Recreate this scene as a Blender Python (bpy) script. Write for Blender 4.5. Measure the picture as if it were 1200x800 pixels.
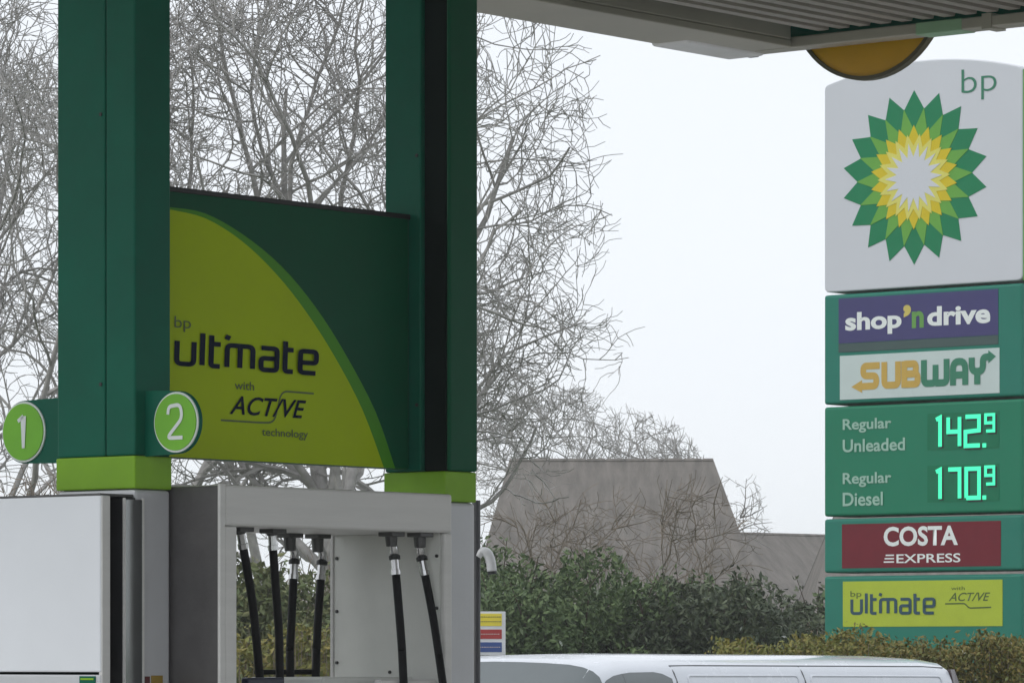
import bpy, math, random
from mathutils import Vector, Matrix, Quaternion

for o in list(bpy.data.objects):
    bpy.data.objects.remove(o)
scene = bpy.context.scene
col = scene.collection

# ------------------------------------------------------------------ camera
FPX, CX, HY, CZ = 5190.0, 600.0, 768.0, 1.95        # focal length in photo pixels, centre, horizon row, eye height
cam_d = bpy.data.cameras.new('camera')
cam = bpy.data.objects.new('camera', cam_d)
col.objects.link(cam)
cam.location = (0, 0, CZ)
cam.rotation_euler = (math.radians(90), 0, 0)
cam_d.sensor_width = 36
cam_d.lens = FPX / 1200 * 36
cam_d.shift_y = (HY - 400) / 1200
cam_d.clip_start = 0.5
cam_d.clip_end = 5000
scene.camera = cam

# ------------------------------------------------------------------ world, sun, exposure
SUN_EL, SUN_AZ = math.radians(42), math.atan2(-0.8, -0.35)
world = bpy.data.worlds.new('World')
scene.world = world
world.use_nodes = True
nt = world.node_tree
nt.nodes.clear()
wo = nt.nodes.new('ShaderNodeOutputWorld')
sky = nt.nodes.new('ShaderNodeTexSky')
sky.sky_type = 'NISHITA'
sky.sun_disc = False
sky.sun_elevation = SUN_EL
sky.sun_rotation = SUN_AZ
bg1 = nt.nodes.new('ShaderNodeBackground'); bg1.inputs[1].default_value = 0.1
nt.links.new(sky.outputs[0], bg1.inputs[0])
# overcast cloud sheet: very soft uneven pale grey
tc = nt.nodes.new('ShaderNodeTexCoord')
nz = nt.nodes.new('ShaderNodeTexNoise'); nz.inputs['Scale'].default_value = 2.2; nz.inputs['Detail'].default_value = 3
cr = nt.nodes.new('ShaderNodeValToRGB')
cr.color_ramp.elements[0].position = 0.3; cr.color_ramp.elements[0].color = (0.77, 0.80, 0.85, 1)
cr.color_ramp.elements[1].position = 0.7; cr.color_ramp.elements[1].color = (0.85, 0.88, 0.92, 1)
bg2 = nt.nodes.new('ShaderNodeBackground'); bg2.inputs[1].default_value = 1.0
mx = nt.nodes.new('ShaderNodeMixShader'); mx.inputs[0].default_value = 0.93
nt.links.new(tc.outputs['Generated'], nz.inputs[0])
nt.links.new(nz.outputs[0], cr.inputs[0])
nt.links.new(cr.outputs[0], bg2.inputs[0])
nt.links.new(bg1.outputs[0], mx.inputs[1]); nt.links.new(bg2.outputs[0], mx.inputs[2])
nt.links.new(mx.outputs[0], wo.inputs[0])

sun_d = bpy.data.lights.new('sun', 'SUN')
sun_d.energy = 0.6
sun_d.angle = math.radians(25)
sun_d.color = (1.0, 0.97, 0.93)
sun = bpy.data.objects.new('sun', sun_d)
col.objects.link(sun)
ts = Vector((math.sin(SUN_AZ) * math.cos(SUN_EL), math.cos(SUN_AZ) * math.cos(SUN_EL), math.sin(SUN_EL)))
sun.rotation_euler = ts.to_track_quat('Z', 'Y').to_euler()

scene.view_settings.view_transform = 'Standard'
scene.view_settings.look = 'None'
scene.view_settings.exposure = 0.35
scene.view_settings.gamma = 1.0
scene.view_settings.use_curve_mapping = False
scene.cycles.volume_step_rate = 4
scene.cycles.volume_bounces = 1

# ------------------------------------------------------------------ frames of reference on the forecourt
DA = Vector((0.6335, 0.7738)); DA.normalize()         # along the pump island, away to the right
DB = Vector((-DA.y, DA.x))                            # across the island, away to the left
class Frame:
    def __init__(s, ox, oy, ax):
        s.o = Vector((ox, oy)); s.ax = ax.normalized(); s.ay = Vector((-s.ax.y, s.ax.x))
        s.ang = math.atan2(s.ax.y, s.ax.x)
    def w(s, x, y): return s.o + s.ax * x + s.ay * y
    def xa(s, px, y=0.0):
        u = (px - CX) / FPX; q = s.o + s.ay * y
        return (u * q.y - q.x) / (s.ax.x - u * s.ax.y)
    def ya(s, px, x=0.0):
        u = (px - CX) / FPX; q = s.o + s.ax * x
        return (u * q.y - q.x) / (s.ay.x - u * s.ay.y)
    def za(s, py, x, y): return CZ + (HY - py) / FPX * s.w(x, y).y
    def p(s, px, py, y=0.0):
        x = s.xa(px, y); return (x, s.za(py, x, y))
def frame_at(px, Y, ax): return Frame((px - CX) / FPX * Y, Y, ax)

# ------------------------------------------------------------------ materials
MATS = {}
def mat(name, c, rough=0.6, metal=0.0, var=0.08, scale=6.0, bump=0.0, bscale=40.0, emit=None, estr=0.0, coat=0.0, rand=None, spec=0.5, stretch=None):
    if name in MATS: return MATS[name]
    m = bpy.data.materials.new(name); m.use_nodes = True
    t = m.node_tree; b = t.nodes['Principled BSDF']
    b.inputs['Roughness'].default_value = rough
    b.inputs['Metallic'].default_value = metal
    b.inputs['Specular IOR Level'].default_value = spec
    b.inputs['Coat Weight'].default_value = coat
    co = t.nodes.new('ShaderNodeTexCoord')
    src = co.outputs['Object']
    if stretch:
        mp = t.nodes.new('ShaderNodeMapping'); mp.inputs['Scale'].default_value = stretch
        t.links.new(src, mp.inputs[0]); src = mp.outputs[0]
    n = t.nodes.new('ShaderNodeTexNoise'); n.inputs['Scale'].default_value = scale
    n.inputs['Detail'].default_value = 6; n.inputs['Roughness'].default_value = 0.62
    t.links.new(src, n.inputs[0])
    r = t.nodes.new('ShaderNodeValToRGB')
    r.color_ramp.elements[0].position = 0.3; r.color_ramp.elements[1].position = 0.72
    r.color_ramp.elements[0].color = tuple(max(0, v * (1 - var)) for v in c) + (1,)
    r.color_ramp.elements[1].color = tuple(min(1, v * (1 + var)) for v in c) + (1,)
    t.links.new(n.outputs[0], r.inputs[0])
    out = r.outputs[0]
    if rand:
        g = t.nodes.new('ShaderNodeNewGeometry')
        rr = t.nodes.new('ShaderNodeValToRGB')
        els = rr.color_ramp.elements
        for i, cc in enumerate(rand):
            pos = i / (len(rand) - 1)
            e = els[0] if i == 0 else (els[1] if i == len(rand) - 1 else els.new(pos))
            e.position = pos; e.color = tuple(cc) + (1,)
        t.links.new(g.outputs['Random Per Island'], rr.inputs[0])
        mm = t.nodes.new('ShaderNodeMix'); mm.data_type = 'RGBA'; mm.inputs[0].default_value = 0.6
        t.links.new(out, mm.inputs[6]); t.links.new(rr.outputs[0], mm.inputs[7]); out = mm.outputs[2]
    t.links.new(out, b.inputs['Base Color'])
    # roughness breakup
    mr = t.nodes.new('ShaderNodeMapRange'); mr.inputs[3].default_value = max(0.02, rough - 0.06); mr.inputs[4].default_value = min(1, rough + 0.08)
    t.links.new(n.outputs[0], mr.inputs[0]); t.links.new(mr.outputs[0], b.inputs['Roughness'])
    if bump:
        n2 = t.nodes.new('ShaderNodeTexNoise'); n2.inputs['Scale'].default_value = bscale; n2.inputs['Detail'].default_value = 5
        t.links.new(src, n2.inputs[0])
        bp = t.nodes.new('ShaderNodeBump'); bp.inputs['Strength'].default_value = bump; bp.inputs['Distance'].default_value = 0.02
        t.links.new(n2.outputs[0], bp.inputs['Height']); t.links.new(bp.outputs[0], b.inputs['Normal'])
    if emit:
        b.inputs['Emission Color'].default_value = tuple(emit) + (1,)
        b.inputs['Emission Strength'].default_value = estr
    MATS[name] = m
    return m

GREEN = mat('green_paint', (0.003, 0.115, 0.070), 0.45, spec=0.15, var=0.12, scale=3, bump=0.03, bscale=9)
GREEN_D = mat('dark_green_print_and_shade', (0.003, 0.090, 0.042), 0.45, spec=0.12, var=0.08, scale=2)  # board print; also paints shade on the further column's right face
SHADE_BLACK = mat('shade_black', (0.003, 0.010, 0.008), 0.7, spec=0.08)  # near-black, paints the shade of the column strip and door gap
LIME = mat('lime_paint', (0.22, 0.43, 0.025), 0.42, spec=0.2, var=0.08)
YELLIME = mat('yellow_green_print', (0.42, 0.56, 0.006), 0.45, spec=0.12, var=0.05, scale=2)
MIDGREEN = mat('mid_green_print', (0.08, 0.30, 0.02), 0.4, spec=0.15, var=0.04)
NAVY = mat('navy_ink', (0.006, 0.012, 0.035), 0.6, spec=0.1)
FAINT = mat('olive_ink', (0.08, 0.13, 0.02), 0.45)
WHITE = mat('white_panel_paint', (0.80, 0.825, 0.86), 0.35, var=0.04, scale=2, bump=0.02, bscale=5)
WHITEINK = mat('white_ink', (0.78, 0.82, 0.80), 0.5, var=0.02)
CLAD = mat('grey_painted_cladding', (0.58, 0.59, 0.61), 0.42, 0.15, var=0.06, scale=3, bump=0.03, bscale=6)
STEEL = mat('brushed_steel', (0.64, 0.635, 0.615), 0.42, 0.05, var=0.05, scale=3, bump=0.04, bscale=60, stretch=(1, 1, 12))
DSTEEL = mat('shaded_steel_side', (0.11, 0.105, 0.105), 0.42, 0.3, var=0.15, scale=8, bump=0.06, bscale=30)
BACKP = mat('pale_back_panel', (0.70, 0.71, 0.67), 0.5, var=0.07, scale=4)
CHROME = mat('chrome_fitting', (0.62, 0.62, 0.62), 0.22, 0.9, var=0.05)
RUBBER = mat('black_rubber', (0.006, 0.006, 0.007), 0.55, spec=0.2, var=0.2, scale=30)
BLACK = mat('black_plastic', (0.015, 0.015, 0.017), 0.5)
GLASS = mat('smoked_glass', (0.22, 0.23, 0.23), 0.10, metal=0.85, var=0.05, coat=0.5)
BOLT = mat('dark_bolt', (0.06, 0.06, 0.06), 0.5, 0.7)
SOFFIT = mat('soffit_metal', (0.33, 0.305, 0.27), 0.5, 0.2, var=0.12, scale=1.5, bump=0.05, bscale=8, stretch=(0.3, 4, 4))
TRIM = mat('trim_metal', (0.44, 0.42, 0.365), 0.45, 0.2, var=0.1, scale=2)
BRIGHT = mat('bright_trim', (0.85, 0.85, 0.87), 0.35, 0.1)
AMBER = mat('amber_acrylic', (0.72, 0.38, 0.006), 0.4, var=0.05)
S_WHITE = mat('sign_white', (0.62, 0.64, 0.68), 0.35, var=0.02, scale=1.5)
S_GREEN = mat('sign_green', (0.022, 0.195, 0.14), 0.4, spec=0.25, var=0.07, scale=1.5)
S_GREEN2 = mat('sign_green_price', (0.016, 0.20, 0.11), 0.4, spec=0.25, var=0.05, scale=1.5)
S_TEXT = mat('sign_pale_green_ink', (0.32, 0.52, 0.42), 0.45, var=0.04)
INDIGO = mat('indigo_print', (0.045, 0.040, 0.155), 0.4, var=0.06)
OLIVEBAND = mat('slate_green_print', (0.05, 0.09, 0.085), 0.4, var=0.06)
PALEBLUE = mat('pale_print', (0.55, 0.64, 0.62), 0.4, var=0.03)
MUSTARD = mat('mustard_ink', (0.55, 0.36, 0.07), 0.45, var=0.04)
TEALINK = mat('green_ink', (0.03, 0.20, 0.115), 0.45, var=0.05)
LEAFINK = mat('leaf_green_ink', (0.13, 0.33, 0.07), 0.45)
MAROON = mat('maroon_print', (0.17, 0.020, 0.03), 0.4, spec=0.2, var=0.06)
SLIME = mat('sign_lime_print', (0.42, 0.52, 0.03), 0.4, var=0.05)
DISPLAY = mat('display_window', (0.012, 0.17, 0.085), 0.4, spec=0.2)
LED = mat('green_led', (0.0, 0.02, 0.01), 0.6, emit=(0.08, 1.0, 0.52), estr=0.95, spec=0.1)
H1 = mat('petal_dark_green', (0.018, 0.215, 0.095), 0.4, spec=0.2, var=0.04)
H2 = mat('petal_light_green', (0.15, 0.39, 0.07), 0.4, spec=0.2, var=0.04)
H3 = mat('petal_amber', (0.66, 0.52, 0.03), 0.4, spec=0.2, var=0.04)
H4 = mat('petal_yellow', (0.70, 0.66, 0.16), 0.4, spec=0.2, var=0.04)
VANW = mat('white_van_paint', (0.66, 0.69, 0.74), 0.25, var=0.03, coat=0.6)
VANGL = mat('van_glass', (0.12, 0.14, 0.145), 0.08, var=0.05, coat=0.4)
TYRE = mat('tyre_rubber', (0.02, 0.02, 0.02), 0.8)
REDL = mat('tail_lamp_plastic', (0.03, 0.014, 0.015), 0.25)
LAMPC = mat('headlamp_plastic', (0.5, 0.52, 0.55), 0.15)
ASPH = mat('asphalt', (0.055, 0.055, 0.057), 0.85, var=0.25, scale=8, bump=0.3, bscale=120)
CONC = mat('forecourt_concrete', (0.38, 0.37, 0.35), 0.8, var=0.15, scale=1.2, bump=0.15, bscale=60)
KERB = mat('kerb_stone', (0.30, 0.29, 0.27), 0.8, var=0.15, scale=5)
GRASS = mat('verge_grass', (0.05, 0.085, 0.02), 0.9, var=0.3, scale=5, bump=0.4, bscale=80)
BARK = mat('grey_bark', (0.34, 0.325, 0.31), 0.9, var=0.3, scale=7, bump=0.3, bscale=30)
BARK2 = mat('brown_twig', (0.21, 0.17, 0.13), 0.9, var=0.3, scale=7)
STEMB = mat('shrub_stem', (0.07, 0.05, 0.035), 0.9)
LEAF = mat('laurel_leaf', (0.075, 0.13, 0.045), 0.6, var=0.6, scale=1.6, rand=[(0.03, 0.055, 0.02), (0.065, 0.12, 0.04), (0.11, 0.18, 0.055), (0.20, 0.26, 0.11)], spec=0.3)
LEAF2 = mat('olive_leaf', (0.12, 0.165, 0.05), 0.6, var=0.3, scale=1.3, rand=[(0.05, 0.08, 0.025), (0.12, 0.17, 0.04), (0.25, 0.28, 0.07), (0.16, 0.14, 0.05)])
LEAF3 = mat('yellow_green_leaf', (0.22, 0.23, 0.03), 0.6, var=0.35, scale=1.5, rand=[(0.09, 0.12, 0.02), (0.26, 0.28, 0.03), (0.55, 0.50, 0.04), (0.20, 0.13, 0.03)])
ROOFT = mat('weathered_roof_tile', (0.17, 0.153, 0.138), 0.9, var=0.3, scale=1.6, bump=0.2, bscale=20, stretch=(3, 1, 0.6))
BRICKW = mat('house_wall', (0.30, 0.22, 0.17), 0.9, var=0.15, scale=2)
DARKGL = mat('window_glass', (0.03, 0.035, 0.04), 0.1)
POLEM = mat('dark_grey_pole', (0.035, 0.037, 0.04), 0.5)
CAMW = mat('camera_white_plastic', (0.66, 0.67, 0.68), 0.35)
YEL = mat('notice_yellow', (0.72, 0.60, 0.05), 0.5)
RED = mat('notice_red', (0.36, 0.035, 0.03), 0.5)
BLUE = mat('notice_blue', (0.035, 0.075, 0.24), 0.5)
TINYINK = mat('notice_small_print', (0.16, 0.15, 0.05), 0.5)

# ------------------------------------------------------------------ mesh helpers
class MB:
    def __init__(s): s.v = []; s.f = []
    def add(s, vs, fs):
        n = len(s.v); s.v += [tuple(q) for q in vs]; s.f += [tuple(i + n for i in f) for f in fs]; return s
    def box(s, x0, x1, y0, y1, z0, z1):
        if x1 < x0: x0, x1 = x1, x0
        if y1 < y0: y0, y1 = y1, y0
        if z1 < z0: z0, z1 = z1, z0
        return s.add([(x0,y0,z0),(x1,y0,z0),(x1,y1,z0),(x0,y1,z0),(x0,y0,z1),(x1,y0,z1),(x1,y1,z1),(x0,y1,z1)],
                     [(0,3,2,1),(4,5,6,7),(0,1,5,4),(1,2,6,5),(2,3,7,6),(3,0,4,7)])
    def prism_xz(s, pts, y0, y1):                     # outline given anticlockwise in x,z; front face at y0
        n = len(pts)
        vs = [(p[0], y0, p[1]) for p in pts] + [(p[0], y1, p[1]) for p in pts]
        fs = [tuple(range(n)), tuple(range(2 * n - 1, n - 1, -1))]
        fs += [(i, i + n, (i + 1) % n + n, (i + 1) % n) for i in range(n)]
        return s.add(vs, fs)
    def tube(s, pts, rad, n=8, caps=True):
        pts = [Vector(p) for p in pts]
        if not hasattr(rad, '__len__'): rad = [rad] * len(pts)
        base = len(s.v); up = Vector((0.31, 0.2, 0.93)); u = None
        for i, p in enumerate(pts):
            d = (pts[min(i + 1, len(pts) - 1)] - pts[max(i - 1, 0)])
            if d.length < 1e-9: d = Vector((0, 0, 1))
            d.normalize()
            if u is None:
                u = d.cross(up)
                if u.length < 0.05: u = d.cross(Vector((1, 0, 0)))
            else: u = u - d * u.dot(d)
            u.normalize(); w = d.cross(u)
            for k in range(n):
                a = 2 * math.pi * k / n
                q = p + (u * math.cos(a) + w * math.sin(a)) * rad[i]
                s.v.append((q.x, q.y, q.z))
        for i in range(len(pts) - 1):
            for k in range(n):
                a = base + i * n + k; b = base + i * n + (k + 1) % n
                s.f.append((a, b, b + n, a + n))
        if caps:
            s.f.append(tuple(base + k for k in range(n - 1, -1, -1)))
            s.f.append(tuple(base + (len(pts) - 1) * n + k for k in range(n)))
        return s
    def disc_xz(s, cx, cz, r, y0, y1, n=48, rz=None):
        rz = rz or r
        return s.prism_xz([(cx + r * math.cos(2 * math.pi * k / n), cz + rz * math.sin(2 * math.pi * k / n)) for k in range(n)], y0, y1)
    def mesh(s, name, m, smooth=False):
        me = bpy.data.meshes.new(name); me.from_pydata(s.v, [], s.f); me.materials.append(m)
        if smooth: me.polygons.foreach_set('use_smooth', [True] * len(me.polygons))
        me.update(); return me

OFF = {}
def thing(name, label, cat, fr=None, x=0.0, y=0.0, z=0.0, group=None, kind=None):
    o = bpy.data.objects.new(name, None); col.objects.link(o); o.empty_display_size = 0.2
    if fr:
        w = fr.w(x, y); o.location = (w.x, w.y, z); o.rotation_euler = (0, 0, fr.ang)
    else: o.location = (x, y, z)
    OFF[o.name] = (-x, -y, -z)
    o['label'] = label; o['category'] = cat
    if group: o['group'] = group
    if kind: o['kind'] = kind
    return o
def obj(name, data, parent=None, m=None, bev=0.0, smooth=False, kind=None, label=None, seg=2):
    if isinstance(data, MB): data = data.mesh(name, m, smooth)
    o = bpy.data.objects.new(name, data); col.objects.link(o)
    if parent:
        o.parent = parent
        if parent.name in OFF: o.location = OFF[parent.name]
    if bev:
        b = o.modifiers.new('bevel', 'BEVEL'); b.width = bev; b.segments = seg; b.limit_method = 'ANGLE'; b.angle_limit = math.radians(40)
    if kind: o['kind'] = kind
    if label: o['label'] = label
    return o

def fillet(pts, r, closed=False, n=5):
    out = []; N = len(pts)
    for i, p in enumerate(pts):
        p = Vector(p)
        if not closed and i in (0, N - 1): out.append(p); continue
        a = Vector(pts[i - 1]) - p; b = Vector(pts[(i + 1) % N]) - p
        rr = min(r, a.length * 0.48, b.length * 0.48)
        A_, B_ = p + a.normalized() * rr, p + b.normalized() * rr
        for k in range(n + 1):
            t = k / n; out.append(A_ * (1 - t) ** 2 + p * 2 * t * (1 - t) + B_ * t * t)
    return out
def ribbon(mb, pts, w, y, closed=False):
    pts = [Vector(p) for p in pts]; N = len(pts); L = []; R = []
    for i in range(N):
        a = pts[i - 1] if (i > 0 or closed) else None
        b = pts[(i + 1) % N] if (i < N - 1 or closed) else None
        d1 = (pts[i] - a).normalized() if a is not None else None
        d2 = (b - pts[i]).normalized() if b is not None else None
        d1 = d1 or d2; d2 = d2 or d1
        n1 = Vector((-d1.y, d1.x)); n2 = Vector((-d2.y, d2.x)); n = (n1 + n2)
        if n.length < 1e-6: n = n1
        n.normalize(); k = w / 2 / max(0.5, n.dot(n1))
        L.append(pts[i] + n * k); R.append(pts[i] - n * k)
    vs = [(p.x, y, p.y) for p in L] + [(p.x, y, p.y) for p in R]
    fs = [(i, (i + 1) % N, (i + 1) % N + N, i + N) for i in range(N if closed else N - 1)]
    mb.add(vs, fs)
ULT = [([(0,1),(0,0),(.68,0),(.68,1)],.2), ([(1.02,1.42),(1.02,0)],0), ([(1.38,1.36),(1.38,0),(1.74,0)],.12), ([(1.38,.98),(1.75,.98)],0),
       ([(2.02,0),(2.02,.98),(3.08,.98),(3.08,0)],.2), ([(2.55,0),(2.55,.98)],0), ([(1.98,1.22),(2.06,1.42)],0),
       ([(3.42,.98),(4.08,.98),(4.08,0),(3.42,0),(3.42,.52),(4.08,.52)],.16),
       ([(4.42,1.36),(4.42,0),(4.76,0)],.12), ([(4.42,.98),(4.76,.98)],0), ([(5.72,0),(5.06,0),(5.06,.98),(5.74,.98),(5.74,.46),(5.06,.46)],.16)]
def ultimate(name, x0, z0, x1, z1, y, parent, m, slant=0.0):
    sx = (x1 - x0) / 5.94; sz = (z1 - z0) / 1.62; mb = MB()
    for k, (st, r) in enumerate(ULT):
        pts = fillet([(p[0], p[1]) for p in st], r) if r else [Vector(p) for p in st]
        # build in unit space then scale
        t = MB(); ribbon(t, pts, 0.21, 0)
        mb.add([(x0 + (v[0] + 0.1 + slant * v[2]) * sx, y - 0.0004 * k, z0 + (v[2] + 0.1) * sz) for v in t.v], t.f)
    return obj(name, mb, parent, m)
def strokes(name, sts, w, y, parent, m):
    mb = MB()
    for k, st in enumerate(sts): ribbon(mb, st, w, y - 0.0004 * k)
    return obj(name, mb, parent, m)
def text(s, x0, z0, x1, z1, y, parent, m, bold=0.0, shear=0.0, name='lettering', keep=None):
    cu = bpy.data.curves.new('t', 'FONT'); cu.body = s; cu.size = 1.0; cu.offset = bold; cu.shear = shear; cu.resolution_u = 4
    ob = bpy.data.objects.new('t', cu); col.objects.link(ob)
    dg = bpy.context.evaluated_depsgraph_get()
    me = bpy.data.meshes.new_from_object(ob.evaluated_get(dg))
    bpy.data.objects.remove(ob)
    xs = [v.co.x for v in me.vertices]; ys = [v.co.y for v in me.vertices]
    a, b, c, d = min(xs), max(xs), min(ys), max(ys)
    for v in me.vertices:
        u = (v.co.x - a) / (b - a); t = (v.co.y - c) / (d - c)
        v.co = (x0 + u * (x1 - x0), y, z0 + t * (z1 - z0))
    me.materials.clear(); me.materials.append(m)
    o = bpy.data.objects.new(name, me); col.objects.link(o)
    if parent:
        o.parent = parent
        if parent.name in OFF: o.location = OFF[parent.name]
    return o

# ================================================================== the ground
def sheet(name, x0, x1, y0, y1, z, m, n=1):
    mb = MB()
    mb.add([(x0,y0,z),(x1,y0,z),(x1,y1,z),(x0,y1,z)], [(0,1,2,3)])
    o = obj(name, mb, None, m); o['kind'] = 'structure'; return o
sheet('ground', -2500, 2500, -300, 4500, 0.0, GRASS)
I = frame_at(158, 13.5, DA)                            # island frame: x along the island, y across it
def fsheet(name, fr, x0, x1, y0, y1, z, m):
    mb = MB(); c = [fr.w(x0, y0), fr.w(x1, y0), fr.w(x1, y1), fr.w(x0, y1)]
    mb.add([(q.x, q.y, z) for q in c], [(0,1,2,3)])
    o = obj(name, mb, None, m); o['kind'] = 'structure'; return o
fsheet('forecourt', I, -14, 13, -24, 10, 0.004, CONC)
fsheet('road', I, 13.2, 19.5, -60, 30, 0.006, ASPH)
km = MB()
for k in range(40):
    c0 = -40 + k * 1.6
    a = [I.w(19.5, c0), I.w(19.63, c0), I.w(19.63, c0 + 1.59), I.w(19.5, c0 + 1.59)]
    km.add([(q.x, q.y, 0) for q in a] + [(q.x, q.y, 0.12) for q in a], [(4,5,6,7),(0,1,5,4),(1,2,6,5),(2,3,7,6),(3,0,4,7)])
k_o = obj('kerb', km, None, KERB); k_o['kind'] = 'structure'
# joints of the concrete slabs
jm = MB()
for k in range(-3, 4):
    for (a, b, c, d) in ((k * 4.0, k * 4.0 + 0.015, -24, 10), (-14, 13, k * 4.0 - 4, k * 4.0 - 3.985)):
        q = [I.w(a, c), I.w(b, c), I.w(b, d), I.w(a, d)]
        jm.add([(v.x, v.y, 0.008) for v in q], [(0,1,2,3)])
j_o = obj('slab_joints', jm, None, ASPH); j_o['kind'] = 'structure'

# ================================================================== canopy
ZC = 4.75
Yc = (ZC - CZ) * FPX / 700.0
cc = Vector(((860 - CX) / FPX * Yc, Yc)) - I.o
CAx, CBy = cc.dot(DA), cc.dot(DB)                      # the corner seen in the picture, in island coordinates
A0c, B0c = -2.4, -18.0
can = thing('canopy', 'large flat forecourt canopy with ribbed grey metal soffit above the pumps', 'canopy', I, 0, 0, 0)
# soffit planks (two ribs each) run along the island
RP = 0.115
def plank_mesh():
    mb = MB(); prof = []
    for r in range(2):
        y = r * RP
        prof += [(y, 0.045), (y + 0.034, 0.045), (y + 0.046, 0.0), (y + 0.103, 0.0)]
    prof.append((2 * RP - 0.001, 0.045))
    x0, x1 = A0c + 0.1, CAx - 0.13
    n = len(prof)
    vs = [(x0, p[0], ZC + 0.06 + p[1]) for p in prof] + [(x1, p[0], ZC + 0.06 + p[1]) for p in prof] + \
         [(x0, p[0], ZC + 0.065 + p[1]) for p in prof] + [(x1, p[0], ZC + 0.065 + p[1]) for p in prof]
    fs = [(i, i + n, i + 1 + n, i + 1) for i in range(n - 1)] + [(i + 2 * n, i + 1 + 2 * n, i + 1 + 3 * n, i + 3 * n) for i in range(n - 1)]
    fs += [(i + n, i + 3 * n, i + 1 + 3 * n, i + 1 + n) for i in range(n - 1)]
    mb.add(vs, fs); return mb.mesh('soffit_plank', SOFFIT)
pm = plank_mesh()
y = B0c + 0.1; 
while y + 2 * RP < CBy - 0.38:
    o = obj('soffit_plank', pm, can); o.location = (0, y, 0); y += 2 * RP
ylast = y
ld = MB().box(A0c + 0.1, CAx - 0.1, B0c + 0.1, CBy - 0.1, ZC + 0.30, ZC + 0.34)
obj('roof_deck', ld, can, SOFFIT)
e = MB(); e.box(A0c, CAx - 0.125, CBy - 0.42, CBy, ZC, ZC + 0.035); e.box(A0c, CAx - 0.125, CBy - 0.42, CBy - 0.405, ZC + 0.035, ZC + 0.14)
obj('edge_gutter', e, can, TRIM, 0.006)
e = MB()
e.box(CAx - 0.11, CAx, B0c, CBy - 0.06, ZC, ZC + 0.05)
obj('edge_trim', e, can, TRIM, 0.006)
# corner sleeve and the bright cover strip next to it
e = MB(); e.box(CAx - 0.62, CAx - 0.02, CBy - 0.2, CBy + 0.02, ZC - 0.012, ZC + 0.05)
obj('corner_cover', e, can, BRIGHT, 0.02, seg=3)
for q in (-0.14, I.ya(1178, CAx) - CBy, -9.0):
    obj('trim_joint', MB().box(CAx - 0.115, CAx + 0.006, CBy + q, CBy + q + 0.05, ZC - 0.008, ZC + 0.06), can, BLACK if q == -0.14 else TRIM)
e = MB()
e.box(A0c, CAx + 0.06, CBy + 0.001, CBy + 0.06, ZC + 0.02, ZC + 0.95)
obj('fascia', e, can, GREEN, 0.005)
obj('fascia', MB().box(CAx + 0.001, CAx + 0.06, B0c, CBy, ZC + 0.02, ZC + 0.95), can, GREEN, 0.005)
obj('fascia', MB().box(A0c - 0.06, A0c - 0.001, B0c, CBy + 0.06, ZC + 0.0, ZC + 0.95), can, GREEN, 0.005)
obj('fascia', MB().box(A0c - 0.06, CAx + 0.06, B0c - 0.06, B0c - 0.001, ZC + 0.0, ZC + 0.95), can, GREEN, 0.005)
# pale green strip that paints a green reflection onto the edge trim
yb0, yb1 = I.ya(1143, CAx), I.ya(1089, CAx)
obj('green_reflection', MB().box(CAx - 0.112, CAx + 0.003, yb0, yb1, ZC - 0.003, ZC + 0.052), can,
    mat('reflection_green', (0.30, 0.50, 0.32), 0.4), 0.004)
# round emblem fixed outside the fascia, its lower half hanging below
S_can = Frame(*(I.w(CAx + 0.07, 0)), -DB)
xa_, xb_ = S_can.xa(948), S_can.xa(1088)
ex = (xa_ + xb_) / 2; chord = (xb_ - xa_)
zb = S_can.za(94, ex, 0); sag = ZC - zb; R_ = (chord ** 2 / 4 + sag ** 2) / (2 * sag)
em = thing('round_emblem', 'amber round emblem hanging half below the canopy fascia, seen from behind', 'emblem', S_can, ex, 0, zb)
obj('back_disc', MB().disc_xz(ex, zb + R_, R_ - 0.018, -0.002, 0.02, 64), em, AMBER)
rim = MB(); N = 64
for k in range(N):
    a0, a1 = 2 * math.pi * k / N, 2 * math.pi * (k + 1) / N
    q = []
    for a in (a0, a1):
        for (r, yy) in ((R_, -0.012), (R_, 0.03), (R_ - 0.018, 0.03), (R_ - 0.018, -0.012)):
            q.append((ex + r * math.cos(a), yy, zb + R_ + r * math.sin(a)))
    rim.add(q, [(0,1,5,4),(1,2,6,5),(2,3,7,6),(3,0,4,7)])
obj('rim', rim, em, mat('emblem_rim', (0.10, 0.09, 0.05), 0.5))
def star(cx, cz, rt, rv, a_off, y0, y1, n=18):
    pts = []
    for k in range(n):
        for (r, da) in ((rt, 0), (rv, math.pi / n)):
            a = math.radians(90) + a_off + 2 * math.pi * k / n + da
            pts.append((cx + r * math.cos(a), cz + r * math.sin(a)))
    mb = MB(); mb.prism_xz(pts, y0, y1); return mb
obj('front_flower', star(ex, zb + R_, R_ * 0.95, R_ * 0.76, 0, 0.031, 0.045), em, H1)

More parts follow.
